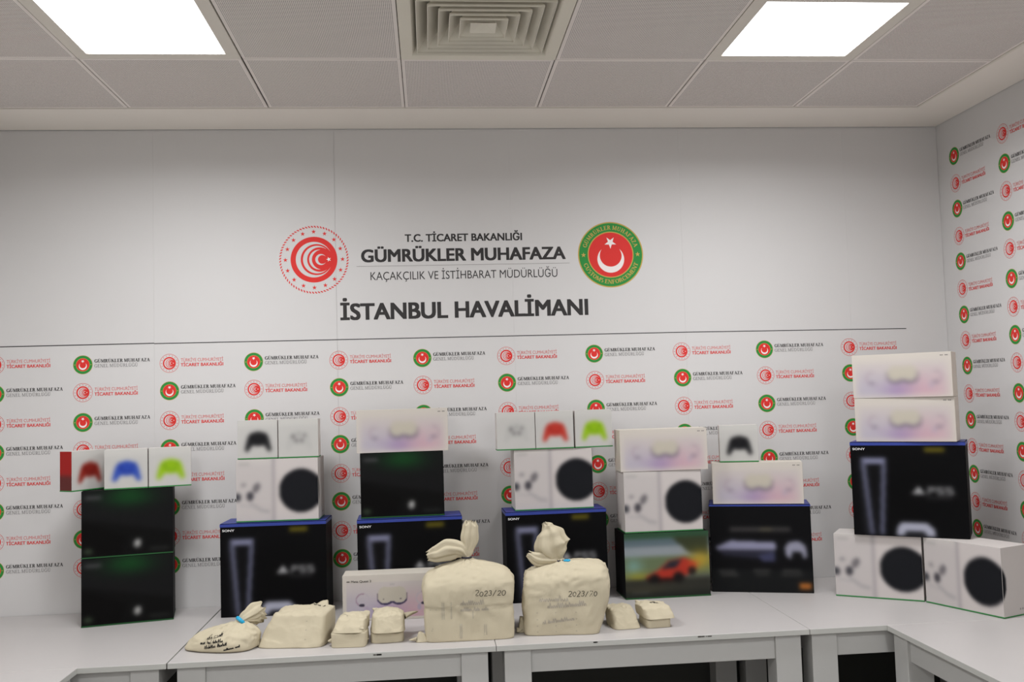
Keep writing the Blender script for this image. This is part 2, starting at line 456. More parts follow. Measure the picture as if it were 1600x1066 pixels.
dm = MB(); dm.box(-.25, .25, -.012, .012, .06, .10); dm.box(-.012, .012, -.25, .25, .06, .10)
link('damper_bar', dm.mesh('damper_bar', [M['plenum']]), vent)

# ------------------------------------------------------------------ printing on the walls
def wall_print(name, pr, parent):
    return link(name, pr.mb.mesh(name, INKS), parent)
p = Print(); ministry_emblem(p, -.5315, 2.3475, .1625, True); wall_print('ministry_emblem', p, wall_back)
p = Print(); customs_emblem(p, .8985, 2.3485, .1615, True); wall_print('customs_emblem', p, wall_back)
p = Print(); add_text(p, 'T.C. TİCARET BAKANLIĞI', -.099, .464, 2.4262, .0365, 1, INK, .042); wall_print('heading_lettering', p, wall_back)
p = Print(); add_text(p, 'GÜMRÜKLER MUHAFAZA', -.307, .673, 2.3305, .0615, 1, INK, .050); wall_print('heading_lettering', p, wall_back)
p = Print(); p.poly([(-.332, 2.3103), (.695, 2.3103), (.695, 2.3119), (-.332, 2.3119)], 1, HAIR); wall_print('thin_rule', p, wall_back)
p = Print(); add_text(p, 'KAÇAKÇILIK VE İSTİHBARAT MÜDÜRLÜĞÜ', -.267, .633, 2.2442, .0385, 1, INK, 0); wall_print('heading_lettering', p, wall_back)
p = Print(); add_text(p, 'İSTANBUL HAVALİMANI', -.409, .775, 2.0550, .0790, 1, INK, .048); wall_print('heading_lettering', p, wall_back)
p = Print()
p.poly([(XL, 1.9645), (-1.272, 1.9645), (-1.272, 1.9690), (XL, 1.9690)], 1, INK)
p.poly([(-1.272, 1.9630), (1.26, 1.9578), (1.26, 1.9620), (-1.272, 1.9672)], 1, INK)
p.poly([(1.26, 1.9578), (2.385, 1.9500), (2.385, 1.9540), (1.26, 1.9620)], 1, INK)
wall_print('dividing_rule', p, wall_back)

LOGO = [ministry_logo_mesh(), customs_logo_mesh()]
LNAME = ['ministry_logo', 'customs_logo']
cols = [-1.983, -1.593, -1.204, -.819, -.424, -.030, .372, .800, 1.233, 1.650, 2.084]
rows = [1.866, 1.7375, 1.600, 1.470, 1.333, 1.203, 1.067, .938]
for i, x in enumerate(cols):
    for j, z in enumerate(rows):
        k = 0 if (i + j) % 2 == 0 else 1
        o = link(LNAME[k], LOGO[k], wall_back, (x, -.0002, z + (.006 if i == 0 and j == 0 else 0) + max(0, -.5 - x) * .008))
rcols = [-.148, -.540, -.932, -1.324]
rrows = [2.788, 2.652, 2.526, 2.390, 2.265, 2.130, 2.004, 1.879, 1.755, 1.620, 1.493, 1.361, 1.234, 1.103, .975]
for i, y in enumerate(rcols):
    for j, z in enumerate(rrows):
        k = 1 if (i + j) % 2 == 0 else 0
        link(LNAME[k], LOGO[k], wall_right, (XR - .0004, y - (z - 2.788) * -.0095 * (1 if i == 0 else .4), z), -math.pi / 2)

# ------------------------------------------------------------------ desks
def desk(label, x0, x1, y0, y1, legs, aprons, gap=.001):
    """y0 = far edge, y1 = near edge"""
    cx, cy = (x0 + x1) / 2, (y0 + y1) / 2
    e = tag(empty('desk', (cx, cy, 0)), label, 'desk', 'white desks along the walls')
    def pk(n): return 0 if abs(n.z) > .5 else 1
    link('tabletop', bevel_box('tabletop', x0 + gap - cx, x1 - gap - cx, y1 + gap - cy, y0 - gap - cy, ZT - .021, ZT, [M['laminate'], M['edging']], .0012, 1, pk), e)
    for (a, b, c, d) in legs:
        link('leg', bevel_box('leg', a - cx, b - cx, c - cy, d - cy, 0, ZT - .0212, [M['leg']], .0012, 1), e)
    for (a, b, c, d) in aprons:
        link('apron', bevel_box('apron', a - cx, b - cx, c - cy, d - cy, ZT - .111, ZT - .0212, [M['leg']], .001, 1), e)
    return e
Wd = .1
YFr, YBk = -.942, -.003
fy0, fy1 = YFr + .017, YFr + .017 + Wd
by0, by1 = YBk - .02 - Wd, YBk - .02
def std(x0, x1, left=.031, right=.031):
    L = [(x0 + left, x0 + left + Wd, fy0, fy1), (x1 - right - Wd, x1 - right, fy0, fy1), (x0 + left, x0 + left + Wd, by0, by1), (x1 - right - Wd, x1 - right, by0, by1)]
    A = [(x0 + left + Wd, x1 - right - Wd, fy0 + .012, fy0 + .03), (x0 + left + Wd, x1 - right - Wd, by1 - .03, by1 - .012),
         (x0 + left + .012, x0 + left + .03, fy1, by0), (x1 - right - .03, x1 - right - .012, fy1, by0)]
    return L, A
SX_ = [XL + .003, -.968, .225, 1.4325, XR - .004]
L, A = std(SX_[0], SX_[1] - .0025); desk('white corner desk under the red, blue and lime controller boxes', SX_[0], SX_[1] - .0025, YBk, YFr, L, A)
L, A = std(SX_[1], SX_[2]); desk('white desk holding the small cloth packets and the tied bag with blue seal', SX_[1], SX_[2], YBk, YFr, L, A)
L, A = std(SX_[2], SX_[3]); desk('white desk with scuffed front edge under the car print carton pile', SX_[2], SX_[3], YBk, YFr, L, A)
L, A = std(SX_[3], SX_[4], .013, .05); desk('white corner desk under the angled white and black console carton pile', SX_[3], SX_[4], YBk, YFr, L, A)
XW = 1.740
def wing(label, x0, x1, inner_left, y0, y1):
    L = []; A = []
    xi0, xi1 = (x0 + .02, x0 + .02 + Wd) if inner_left else (x1 - .02 - Wd, x1 - .02)
    xo0, xo1 = (x1 - .02 - Wd, x1 - .02) if inner_left else (x0 + .02, x0 + .02 + Wd)
    for (a, b) in ((xi0, xi1), (xo0, xo1)):
        L += [(a, b, y0 - .012 - Wd, y0 - .012), (a, b, y1 + .03, y1 + .03 + Wd)]
    ai = (xi0 + .012, xi0 + .03) if inner_left else (xi1 - .03, xi1 - .012)
    ao = (xo1 - .03, xo1 - .012) if inner_left else (xo0 + .012, xo0 + .03)
    ya, yb = y1 + .03 + Wd, y0 - .012 - Wd
    A += [(*ai, ya, yb), (*ao, ya, yb), (min(xi1, xo1), max(xi0, xo0), y0 - .04, y0 - .024), (min(xi1, xo1), max(xi0, xo0), y1 + .042, y1 + .06)]
    desk(label, x0, x1, y0, y1, L, A)
wing('white side desk running forward along the logo covered side wall', XW, XR - .004, True, YFr, YFr - 1.2)
wing('white side desk running forward at the end away from the logo covered side wall', XL + .003, -1.280, False, YFr, YFr - 1.2)

def desk_mark(name, x, wdt, hgt, z, seed):
    m = MB(); r = random.Random(seed)
    for k in range(7):
        u = r.uniform(-wdt / 2, wdt / 2); s = r.uniform(.2, .5) * hgt
        m.box(u - s * 1.6, u + s * 1.6, -.0006, .0002, z - s * .6, z + s * .6)
    return m
for d_ in [o for o in bpy.data.objects if o.name.startswith('desk') and o.get('label')]:
    if 'scuffed' in d_['label']:
        for (x, wd_) in ((1.02, .045), (.60, .006)):
            link('scuff_mark', desk_mark('scuff_mark', 0, wd_, .008, ZT - .006, 3).mesh('scuff_mark', [M['scuff']]), d_, (x - d_.location.x, YFr + .001 - d_.location.y, 0))
    if 'blue seal' in d_['label']:
        link('scuff_mark', desk_mark('scuff_mark', 0, .022, .009, ZT - .009, 5).mesh('scuff_mark', [M['scuff']]), d_, (-.214 - d_.location.x, YFr + .001 - d_.location.y, 0))
# dark joint behind the left-hand seam (the two desks stand slightly apart)

# ------------------------------------------------------------------ printed carton fronts (colour per vertex, soft like the cartons' photographs)
def blur(img, s):
    if s <= 0: return img
    n = int(s * 3) + 1; k = np.exp(-.5 * (np.arange(-n, n + 1) / s) ** 2); k /= k.sum()
    for ax in (0, 1):
        pad = [(0, 0)] * 3; pad[ax] = (n, n)
        q = np.pad(img, pad, mode='edge'); out = np.zeros_like(img)
        for i, kv in enumerate(k):
            sl = [slice(None)] * 3; sl[ax] = slice(i, i + img.shape[ax]); out += kv * q[tuple(sl)]
        img = out
    return img

class Art:
    """raster artwork, millimetre coordinates: x from the left, y from the top"""
    def __init__(s, w, h, base, cell=3.5):
        s.w, s.h, s.c = w, h, cell
        nx, ny = int(round(w / cell)) + 1, int(round(h / cell)) + 1
        s.X, s.Y = np.meshgrid(np.linspace(0, w, nx), np.linspace(0, h, ny))
        s.im = np.ones((ny, nx, 3)) * np.array(base, float)
    def put(s, mask, col, a=1.0):
        m = np.clip(mask, 0, 1)[..., None] * a; s.im = s.im * (1 - m) + np.array(col, float) * m
    def rect(s, x0, x1, y0, y1, col, a=1.0): s.put(((s.X >= x0) & (s.X <= x1) & (s.Y >= y0) & (s.Y <= y1)).astype(float), col, a)
    def ell(s, cx, cy, rx, ry, col, a=1.0, soft=False, rot=0.0):
        c, q = math.cos(rot), math.sin(rot); dx, dy = s.X - cx, s.Y - cy
        d = np.sqrt(((dx * c + dy * q) / rx) ** 2 + ((-dx * q + dy * c) / ry) ** 2)
        s.put(np.exp(-d * d * 1.2) if soft else (d <= 1).astype(float), col, a)
    def poly(s, pts, col, a=1.0):
        ins = np.zeros(s.X.shape, bool); n = len(pts)
        for i in range(n):
            x1, y1 = pts[i]; x2, y2 = pts[(i + 1) % n]
            if y1 == y2: continue
            cnd = ((y1 > s.Y) != (y2 > s.Y)) & (s.X < (x2 - x1) * (s.Y - y1) / (y2 - y1) + x1); ins ^= cnd
        s.put(ins.astype(float), col, a)
    def line(s, pts, wd, col, a=1.0):
        m = np.zeros(s.X.shape)
        for (x1, y1), (x2, y2) in zip(pts[:-1], pts[1:]):
            dx, dy = x2 - x1, y2 - y1; L2 = dx * dx + dy * dy + 1e-9
            t = np.clip(((s.X - x1) * dx + (s.Y - y1) * dy) / L2, 0, 1)
            m = np.maximum(m, (np.hypot(s.X - x1 - t * dx, s.Y - y1 - t * dy) <= wd / 2).astype(float))
        s.put(m, col, a)
    def blur(s, mm): s.im = blur(s.im, mm / s.c)
    def mesh(s, name):
        ny, nx, _ = s.im.shape
        xs = (s.X - s.w / 2) / 1000; zs = (s.h - s.Y) / 1000
        vs = np.stack([xs, np.zeros_like(xs), zs], -1).reshape(-1, 3)
        i = np.arange(nx * ny).reshape(ny, nx)
        f = np.stack([i[1:, :-1], i[1:, 1:], i[:-1, 1:], i[:-1, :-1]], -1).reshape(-1, 4)
        me = bpy.data.meshes.new(name); me.from_pydata(vs.tolist(), [], f.tolist())
        c = np.clip(s.im / 255, 0, 1); c = np.where(c <= .04045, c / 12.92, ((c + .055) / 1.055) ** 2.4) * .71
        at = me.attributes.new('Col', 'FLOAT_COLOR', 'POINT')
        at.data.foreach_set('color', np.concatenate([c, np.ones(c.shape[:2] + (1,))], -1).reshape(-1).astype(np.float32))
        me.materials.append(M['print']); me.update(); return me

def draw_pad(A, cx, cy, s, col, dark=None):
    """a game controller seen from the front, s = overall width in mm"""
    A.ell(cx, cy - .08 * s, .40 * s, .27 * s, col)
    A.rect(cx - .32 * s, cx + .32 * s, cy - .30 * s, cy + .05 * s, col)
    for k in (-1, 1):
        A.poly([(cx + k * .08 * s, cy + .06 * s), (cx + k * .40 * s, cy - .12 * s), (cx + k * .51 * s, cy + .36 * s), (cx + k * .40 * s, cy + .42 * s), (cx + k * .27 * s, cy + .22 * s)], col)
    if dark is not None:
        for (x, y, r) in ((-.22, -.13, .07), (.22, -.16, .06), (-.10, .03, .06), (.11, .03, .06), (0, -.22, .035)):
            A.ell(cx + x * s, cy + y * s, r * s, r * s, dark)

def art_tower():      # dark carton with the upright white-winged console
    A = Art(460, 406, (16, 16, 18))
    A.ell(250, 240, 240, 200, (11, 11, 12), .9, True)
    A.poly([(30, 84), (70, 92), (80, 406), (40, 406)], (32, 32, 36))
    A.poly([(38, 74), (62, 96), (86, 406), (66, 406)], (100, 102, 124))
    A.poly([(148, 74), (124, 96), (106, 406), (126, 406)], (100, 102, 124))
    A.poly([(38, 68), (148, 68), (128, 98), (60, 98)], (142, 144, 174))
    A.poly([(66, 108), (120, 108), (106, 406), (86, 406)], (20, 20, 22))
    A.poly([(178, 366), (196, 346), (300, 346), (326, 370), (332, 406), (296, 406), (284, 384), (214, 384), (204, 406), (172, 406)], (186, 188, 206))
    A.rect(212, 288, 386, 406, (36, 36, 40))
    A.rect(300, 380, 24, 42, (112, 102, 30))
    # mark and name
    A.poly([(246, 222), (272, 186), (294, 222)], (190, 190, 192)); A.rect(244, 296, 214, 226, (160, 160, 162))
    def st(p): A.line([(x, y) for x, y in p], 7, (176, 176, 178))
    st([(310, 222), (310, 194), (332, 194), (332, 208), (310, 208)])
    st([(368, 194), (346, 194), (346, 208), (368, 208), (368, 222), (346, 222)])
    st([(404, 194), (382, 194), (382, 207), (404, 207), (404, 222), (382, 222)])
    A.rect(300, 400, 236, 244, (62, 62, 64))
    A.blur(9); return A.mesh('front_print')
def art_series_s():   # white carton with the round black vent of the console
    A = Art(360, 275, (216, 209, 207))
    A.rect(0, 360, 0, 20, (222, 216, 212)); A.rect(160, 168, 0, 275, (176, 168, 172)); A.rect(168, 360, 0, 275, (224, 216, 213))
    A.ell(285, 143, 96, 96, (28, 29, 33)); A.ell(285, 143, 80, 80, (34, 35, 39))
    A.ell(60, 162, 15, 20, (78, 76, 82)); A.ell(8, 166, 12, 18, (74, 74, 80)); A.ell(88, 126, 15, 24, (120, 116, 120), .9, False, .5); A.ell(32, 112, 12, 9, (168, 162, 164))
    A.line([(66, 196), (110, 226), (140, 232)], 14, (188, 182, 184)); A.line([(14, 200), (60, 206)], 10, (200, 194, 195))
    A.rect(10, 62, 14, 24, (180, 176, 174))
    A.blur(8); A.rect(0, 360, 270.5, 275, (120, 176, 140)); return A.mesh('front_print')
def art_series_s_side():
    A = Art(165, 275, (218, 212, 208)); A.ell(-75, 143, 96, 96, (28, 29, 33)); A.blur(4)
    for k in range(3): A.rect(96 + 14 * k, 104 + 14 * k, 246, 254, (150, 146, 144))
    return A.mesh('side_print')
def art_series_x():   # black carton with green glow
    A = Art(368, 287, (28, 28, 29))
    A.poly([(0, 120), (368, 190), (368, 287), (0, 287)], (19, 19, 19)); A.poly([(0, 130), (180, 200), (150, 287), (0, 287)], (15, 14, 14))
    A.ell(190, 34, 110, 44, (28, 66, 36), 1, True); A.ell(190, 20, 60, 26, (30, 74, 38), .7, True)
    A.rect(12, 78, 22, 38, (84, 84, 86)); A.ell(222, 236, 15, 18, (176, 176, 174), 1); A.ell(226, 228, 10, 12, (205, 205, 203))
    A.ell(26, 258, 20, 12, (62, 74, 58)); A.rect(270, 352, 258, 266, (52, 54, 52))
    A.blur(9); A.rect(0, 368, 283, 287, (30, 84, 44)); return A.mesh('front_print')
def art_race():       # carton with a red racing car before a track
    A = Art(392, 293, (98, 104, 94))
    A.rect(0, 392, 0, 26, (58, 90, 66)); A.rect(0, 392, 26, 60, (104, 120, 128)); A.rect(0, 392, 60, 108, (158, 166, 172))
    A.poly([(220, 24), (392, 24), (392, 110), (300, 96)], (64, 70, 50))
    A.rect(0, 392, 108, 190, (112, 126, 94)); A.ell(40, 150, 44, 40, (136, 176, 166), .9, True); A.ell(60, 196, 70, 24, (164, 158, 60), .9, True)
    A.ell(350, 130, 60, 44, (196, 166, 60), .95, True); A.rect(0, 392, 208, 293, (58, 58, 52)); A.rect(0, 392, 262, 293, (46, 48, 44))
    A.poly([(92, 196), (154, 168), (200, 128), (274, 116), (326, 140), (330, 176), (264, 204), (144, 214)], (190, 62, 48))
    A.poly([(166, 166), (206, 132), (264, 124), (236, 160)], (44, 48, 58))
    A.poly([(92, 200), (214, 206), (274, 196), (270, 218), (114, 226)], (48, 26, 24))
    A.ell(134, 206, 24, 20, (30, 28, 28)); A.ell(246, 204, 26, 24, (34, 30, 30)); A.ell(310, 176, 18, 20, (40, 34, 32))
    A.ell(318, 148, 26, 16, (222, 96, 52), .8, True); A.ell(90, 250, 120, 18, (80, 76, 56), .5, True); A.rect(30, 110, 262, 272, (96, 96, 92), .7)
    A.blur(9); A.rect(0, 392, 289, 293, (44, 116, 60)); return A.mesh('front_print')
def art_headset(crisp):
    A = Art(405, 190, (226, 218, 208), 2.3 if crisp else 3.5)
    X, Y = A.X, A.Y
    ins = ((X > 15) & (X < 390) & (Y > 32) & (Y < 180)).astype(float)
    t = np.clip((Y - 30) / 150, 0, 1)
    A.put(ins, (216, 206, 206))
    A.put(ins * t * np.exp(-((X - 60) / 110) ** 2), (190, 184, 206), .7)
    A.put(ins * t * np.exp(-((X - 195) / 70) ** 2) * np.clip((t - .35) * 2.4, 0, 1), (150, 126, 190), .72)
    A.put(ins * t * np.exp(-((X - 300) / 100) ** 2), (222, 172, 186), .75)
    A.put(ins * np.clip((.45 - t) * 2, 0, 1), (220, 212, 206), .8)
    if not crisp: A.blur(8)
    # headset
    dk = (84, 76, 104)
    A.ell(180, 102, 36, 27, dk); A.ell(236, 102, 36, 27, dk); A.rect(143, 273, 78, 106, (150, 138, 146)); A.rect(180, 236, 96, 121, dk)
    hs = (212, 204, 188)
    A.ell(176, 82, 28, 30, hs); A.ell(240, 82, 28, 30, hs); A.rect(176, 240, 53, 108, hs); A.rect(149, 267, 80, 100, hs); A.ell(178, 101, 29, 20, hs); A.ell(238, 101, 29, 20, hs); A.rect(180, 236, 92, 113, hs)
    if crisp: A.rect(198, 220, 38, 48, (206, 198, 196)); A.ell(172, 104, 3, 3, (120, 112, 120)); A.ell(244, 104, 3, 3, (120, 112, 120))
    # ring controllers either side
    for (cx, k) in ((84, 1), (338, -1)):
        for a in range(26):
            th = 2 * math.pi * a / 26; A.ell(cx + 28 * math.cos(th), 104 + 26 * math.sin(th), 3.0, 3.0, (176, 150, 166) if k * math.cos(th) < .2 else (206, 196, 204))
        A.ell(cx - 4 * k, 126, 12, 6, (74, 70, 84) if crisp else (140, 132, 146)); A.ell(cx + 16 * k, 142, 9, 12, (196, 182, 200))
    A.blur(1.6 if crisp else 10); return A.mesh('front_print')
def art_pad(col, dark=None, base=(214, 212, 208), stripe=None):
    A = Art(175, 172, base)
    A.rect(0, 175, 0, 26, (222, 220, 215))
    draw_pad(A, 90, 92, 116, col, dark)
    if stripe: A.rect(0, 10, 0, 172, stripe)
    A.blur(9); A.rect(0, 175, 167.5, 172, (150, 184, 150)); return A.mesh('front_print')
def art_plain(w_, h_, c0, c1):
    A = Art(w_, h_, c0, 6); A.rect(0, w_, h_ * .62, h_, c1); A.blur(9); return A.mesh('side_print')
def art_slim():       # black carton with the console lying flat and its controller
    A = Art(450, 400, (20, 20, 22))
    A.rect(0, 450, 300, 400, (30, 31, 32)); A.rect(90, 360, 104, 126, (68, 66, 66)); A.ell(250, 114, 30, 8, (96, 92, 76))
    A.poly([(20, 196), (90, 164), (290, 172), (296, 196), (288, 210), (30, 208)], (156, 156, 184))
    A.poly([(30, 212), (284, 212), (290, 240), (250, 252), (60, 236)], (48, 48, 62)); A.poly([(210, 232), (286, 214), (288, 262), (230, 262)], (70, 72, 102))
    A.poly([(336, 236), (330, 196), (350, 170), (396, 166), (424, 188), (430, 236), (412, 250), (404, 218), (366, 214), (356, 250)], (162, 162, 182))
    for (x0, x1, y) in ((30, 110, 300), (40, 120, 318), (186, 262, 296), (196, 256, 316), (316, 400, 298), (310, 408, 316)): A.rect(x0, x1, y, y + 10, (78, 78, 76))
    A.rect(388, 440, 356, 384, (192, 116, 54))
    A.blur(9); return A.mesh('front_print')

ART = dict(tower=art_tower(), ss=art_series_s(), ss_side=art_series_s_side(), sx=art_series_x(), race=art_race(), hs=art_headset(False), hsc=art_headset(True), slim=art_slim(),
           pad_red=art_pad((150, 44, 34), (110, 26, 24)), pad_red2=art_pad((206, 66, 54), (170, 48, 42)), pad_blue=art_pad((54, 84, 190), (44, 58, 150)), pad_lime=art_pad((158, 204, 32), (122, 168, 32)),
           pad_black=art_pad((38, 38, 40), (28, 28, 30)), pad_white=art_pad((206, 204, 201), (96, 94, 94)),
           red_side=art_plain(75, 172, (182, 48, 46), (112, 58, 56)))

def pk_box(topmat, sidemat): 
    return lambda n: topmat if n.z > .5 else sidemat
def text_part(name, s, wd, cap, m, bold=0.0):
    pr = Print(); add_text(pr, s, 0, wd, 0, cap, 1, 0, bold); return pr.mb.mesh(name, [m])
def collar(w_, d_, z0, z1, m, name, th=.0007):
    b = MB()
    x, y = w_ / 2, d_ / 2
    b.box(-x - th, x + th, -y - th, -y + .001, z0, z1); b.box(-x - th, x + th, y - .001, y + th, z0, z1)
    b.box(-x - th, -x + .001, -y, y, z0, z1); b.box(x - .001, x + th, -y, y, z0, z1)
    return b.mesh(name, [m])

KIND = {   # w, d, h, carton mats, art, group name
    'tower': (.460, .190, .406), 'ss': (.360, .165, .275), 'sx': (.368, .200, .287), 'race': (.392, .200, .293),
    'hs': (.405, .125, .190), 'pad': (.175, .075, .172), 'slim': (.450, .190, .400)}
CACHE = {}
def kmesh(key, fn):
    if key not in CACHE: CACHE[key] = fn()
    return CACHE[key]
dash = Print()
for (a, b) in ((0, .006), (.007, .012), (.019, .024), (.025, .031)): dash.poly([(a, 0), (b, 0), (b, .0035), (a, .0035)], 1, 0)
dash_me = dash.mb.mesh('small_lettering', [M['grey_text']])

def carton(kind, A0, yaw, u, z, label, group, art=None, back=0.0, dyaw=0.0, name=None, pivot='left', extra=None):
    """a carton whose front lies on the vertical plane through A0 at yaw degrees; u = left edge along it"""
    w_, d_, h_ = KIND[kind]
    a = math.radians(yaw); t = Vector((math.cos(a), math.sin(a), 0)); n = Vector((-t.y, t.x, 0))
    p0 = Vector((A0[0], A0[1], 0)) + t * u + n * back
    b = math.radians(yaw + dyaw); t2 = Vector((math.cos(b), math.sin(b), 0)); n2 = Vector((-t2.y, t2.x, 0))
    c = p0 + t2 * (w_ / 2) + n2 * (d_ / 2)
    nm = name or {'pad': 'controller_box', 'hs': 'headset_box'}.get(kind, 'console_box')
    cat = {'pad': 'controller box', 'hs': 'headset box'}.get(kind, 'console box')
    e = tag(empty(nm, (c.x, c.y, ZT + z + .0004), b), label, cat, group)
    ins = .0008
    def body():
        if kind == 'tower': mats, pk = [M['card_black'], M['card_blue']], pk_box(1, 0)
        elif kind == 'slim': mats, pk = [M['card_black'], M['card_blue']], pk_box(1, 0)
        elif kind in ('sx', 'race'): mats, pk = [M['card_black']], None
        elif kind == 'hs': mats, pk = [M['card_cream']], None
        else: mats, pk = [M['card_white']], None
        return bevel_box('carton', -w_ / 2, w_ / 2, -d_ / 2, d_ / 2, 0, h_ - .0006, mats, .0022, 2, pk)
    link('carton', kmesh(kind + 'body', body), e)
    pr = link('front_print', ART[art or kind], e, (0, -d_ / 2 - .0003, -.0003))
    s = .994; pr.scale = (s, 1, s); pr.location.z = h_ * .003
    if kind in ('tower', 'slim'):
        link('top_band', kmesh(kind + 'band', lambda: collar(w_, d_, h_ - (.016 if kind == 'tower' else .010), h_ - .003, M['card_blue'], 'top_band')), e)
    if kind == 'tower':
        link('lettering', kmesh('maker', lambda: text_part('lettering', 'SONY', .052, .0095, M['white_text'], .03)), pr, (-w_ / 2 + .009, -.0003, h_ - .035))
    if kind in ('ss', 'sx', 'race', 'pad'):
        link('green_band', kmesh(kind + 'gband', lambda: collar(w_, d_, .0008, .0055, M['dark_green_band' if kind in ('sx', 'race') else 'green_band'], 'green_band')), e)
    if kind == 'ss':
        sd = link('side_print', ART['ss_side'], e, (w_ / 2 + .0003, 0, h_ * .003), math.pi / 2); sd.scale = (s, 1, s)
    if kind == 'hs':
        if art == 'hsc':
            link('lettering', kmesh('hname', lambda: text_part('lettering', '∞ Meta Quest 2', .104, .0092, M['ink'], .012)), pr, (-w_ / 2 + .017, -.0003, h_ - .030))
        link('small_lettering', dash_me, pr, (w_ / 2 - .043, -.0003, h_ - .016))
    if extra == 'red_side':
        sd = link('side_print', ART['red_side'], e, (-w_ / 2 - .0003, 0, h_ * .003), -math.pi / 2); sd.scale = (s, 1, s)
    return e

GB, GW, GH, GP, GT = 'black console cartons with a green glow print', 'white console cartons with a round black vent', 'cream headset cartons', 'small game controller cartons', 'blue-topped black console cartons'
# pile A: black cartons with coloured controllers on top
A0, ya = (-1.493, -.307), 12.5
carton('sx', A0, ya, 0, 0, 'black console carton standing on the desk, lower of the two under the blue controller box', GB)
carton('sx', A0, ya, .001, .2875, 'black console carton directly beneath the red, blue and lime controller boxes', GB)
carton('pad', A0, ya, -.034, .575, 'small box with red side and dark red controller, beside the blue controller box', GP, 'pad_red', -.016, 45, extra='red_side')
carton('pad', A0, ya, .092, .575, 'small white box showing the blue controller', GP, 'pad_blue', -.002, 0)
carton('pad', A0, ya, .2712, .575, 'small white box showing a lime controller, next to the blue controller box', GP, 'pad_lime', -.002, 1)
# pile B
A0, yb = (-.929, -.243), -2.2
carton('tower', A0, yb, 0, 0, 'blue-topped black console carton behind the tied bag with the blue seal', GT)
carton('ss', A0, yb, .068, .4065, 'white console carton with black disc under a black and a white controller box', GW, None, .016)
carton('pad', A0, yb, .076, .682, 'small white box showing a black controller beside a white controller box', GP, 'pad_black', .020, 0)
carton('pad', A0, yb, .2548, .682, 'small white box showing a white controller beside a black controller box', GP, 'pad_white', .020, 1)
# pile C
A0, yc = (-.330, -.302), 1.4
carton('tower', A0, yc, 0, 0, 'blue-topped black console carton standing behind the front headset carton', GT)
carton('sx', A0, yc, .017, .4065, 'black green-glow console carton standing between a cream headset carton and a blue-topped carton', GB, None, .03)
carton('hs', A0, yc, .004, .694, 'cream headset carton lying on a single black green-glow console carton', GH, None, .03)
# headset carton standing in front
carton('hs', (-.386, -.431), -1.1, 0, 0, 'cream headset carton standing on the desk half behind the knotted cloth bag', GH, 'hsc')
# pile D
A0, yd = (.328, -.244), 1.2
carton('tower', A0, yd, 0, 0, 'blue-topped black console carton beneath the white disc carton and the bright red controller box', GT)
carton('ss', A0, yd, .048, .4065, 'white console carton with black disc under the white, red and lime controller boxes', GW, None, .022)
carton('pad', A0, yd, -.028, .682, 'small box showing a white controller beside a bright red one', GP, 'pad_white', .016, 0)
carton('pad', A0, yd, .150, .682, 'small box showing the bright red controller between white and lime ones', GP, 'pad_red2', .016, 0)
carton('pad', A0, yd, .3330, .682, 'small box showing a lime controller beside a bright red one', GP, 'pad_lime', .0165, 4)
# pile E
A0, ye = (.855, -.284), .8
carton('race', A0, ye, 0, 0, 'dark carton printed with a red racing car standing on the desk', None)
carton('ss', A0, ye, .010, .2935, 'white console carton with black disc standing on the racing car carton', GW, None, .006)
carton('hs', A0, ye, -.002, .569, 'cream headset carton on the white disc carton above the racing car carton', GH, None, .006, -1)
# pile F
A0, yf = (1.277, -.201), -17.6
carton('slim', A0, yf, 0, 0, 'black console carton with orange corner tag and flat console print', None)
carton('hs', A0, yf, .020, .4005, 'cream headset carton on the black carton with orange corner tag', GH, None, .004)
carton('pad', A0, yf, .060, .591, 'small white box with a black controller alone on top of a cream headset carton', GP, 'pad_black', .012, 4)
# pile G in the corner
carton('ss', (1.778, -.4055), -33.1, 0, 0, 'white disc carton in the corner, farther from the side wall than its twin', GW)
carton('ss', (2.083, -.609), -67.9, .002, 0, 'white disc carton on the corner desk turned toward the logo covered side wall', GW)
carton('tower', (1.822, -.455), -33.5, .028, .2755, 'blue-topped black console carton on the pair of white disc cartons in the corner', GT)
carton('hs', (1.842, -.455), -37, .038, .682, 'cream headset carton on the corner pile, lower of the two stacked headset cartons', GH)
carton('hs', (1.842, -.455), -37, .036, .8725, 'cream headset carton topmost on the tall corner pile', GH, None, .0, -1.5)

# ------------------------------------------------------------------ cloth bags
def smooth(me):
    me.polygons.foreach_set('use_smooth', [True] * len(me.polygons)); me.update()

def crumple(p, seed, amp):
    """ridged wrinkles, mostly running down the cloth"""
    a = noise.noise(Vector((p[0] * 13 + seed, p[1] * 13, p[2] * 7 + seed)))
    q = Vector((p[0] * 30 + a * 3 + seed, p[1] * 30 + a * 2, p[2] * 14 - a * 3))
    r = 1 - abs(noise.noise(q)) * 2.2
    return amp * (max(0, r) ** 2 - .25) * (.4 + .8 * abs(a))

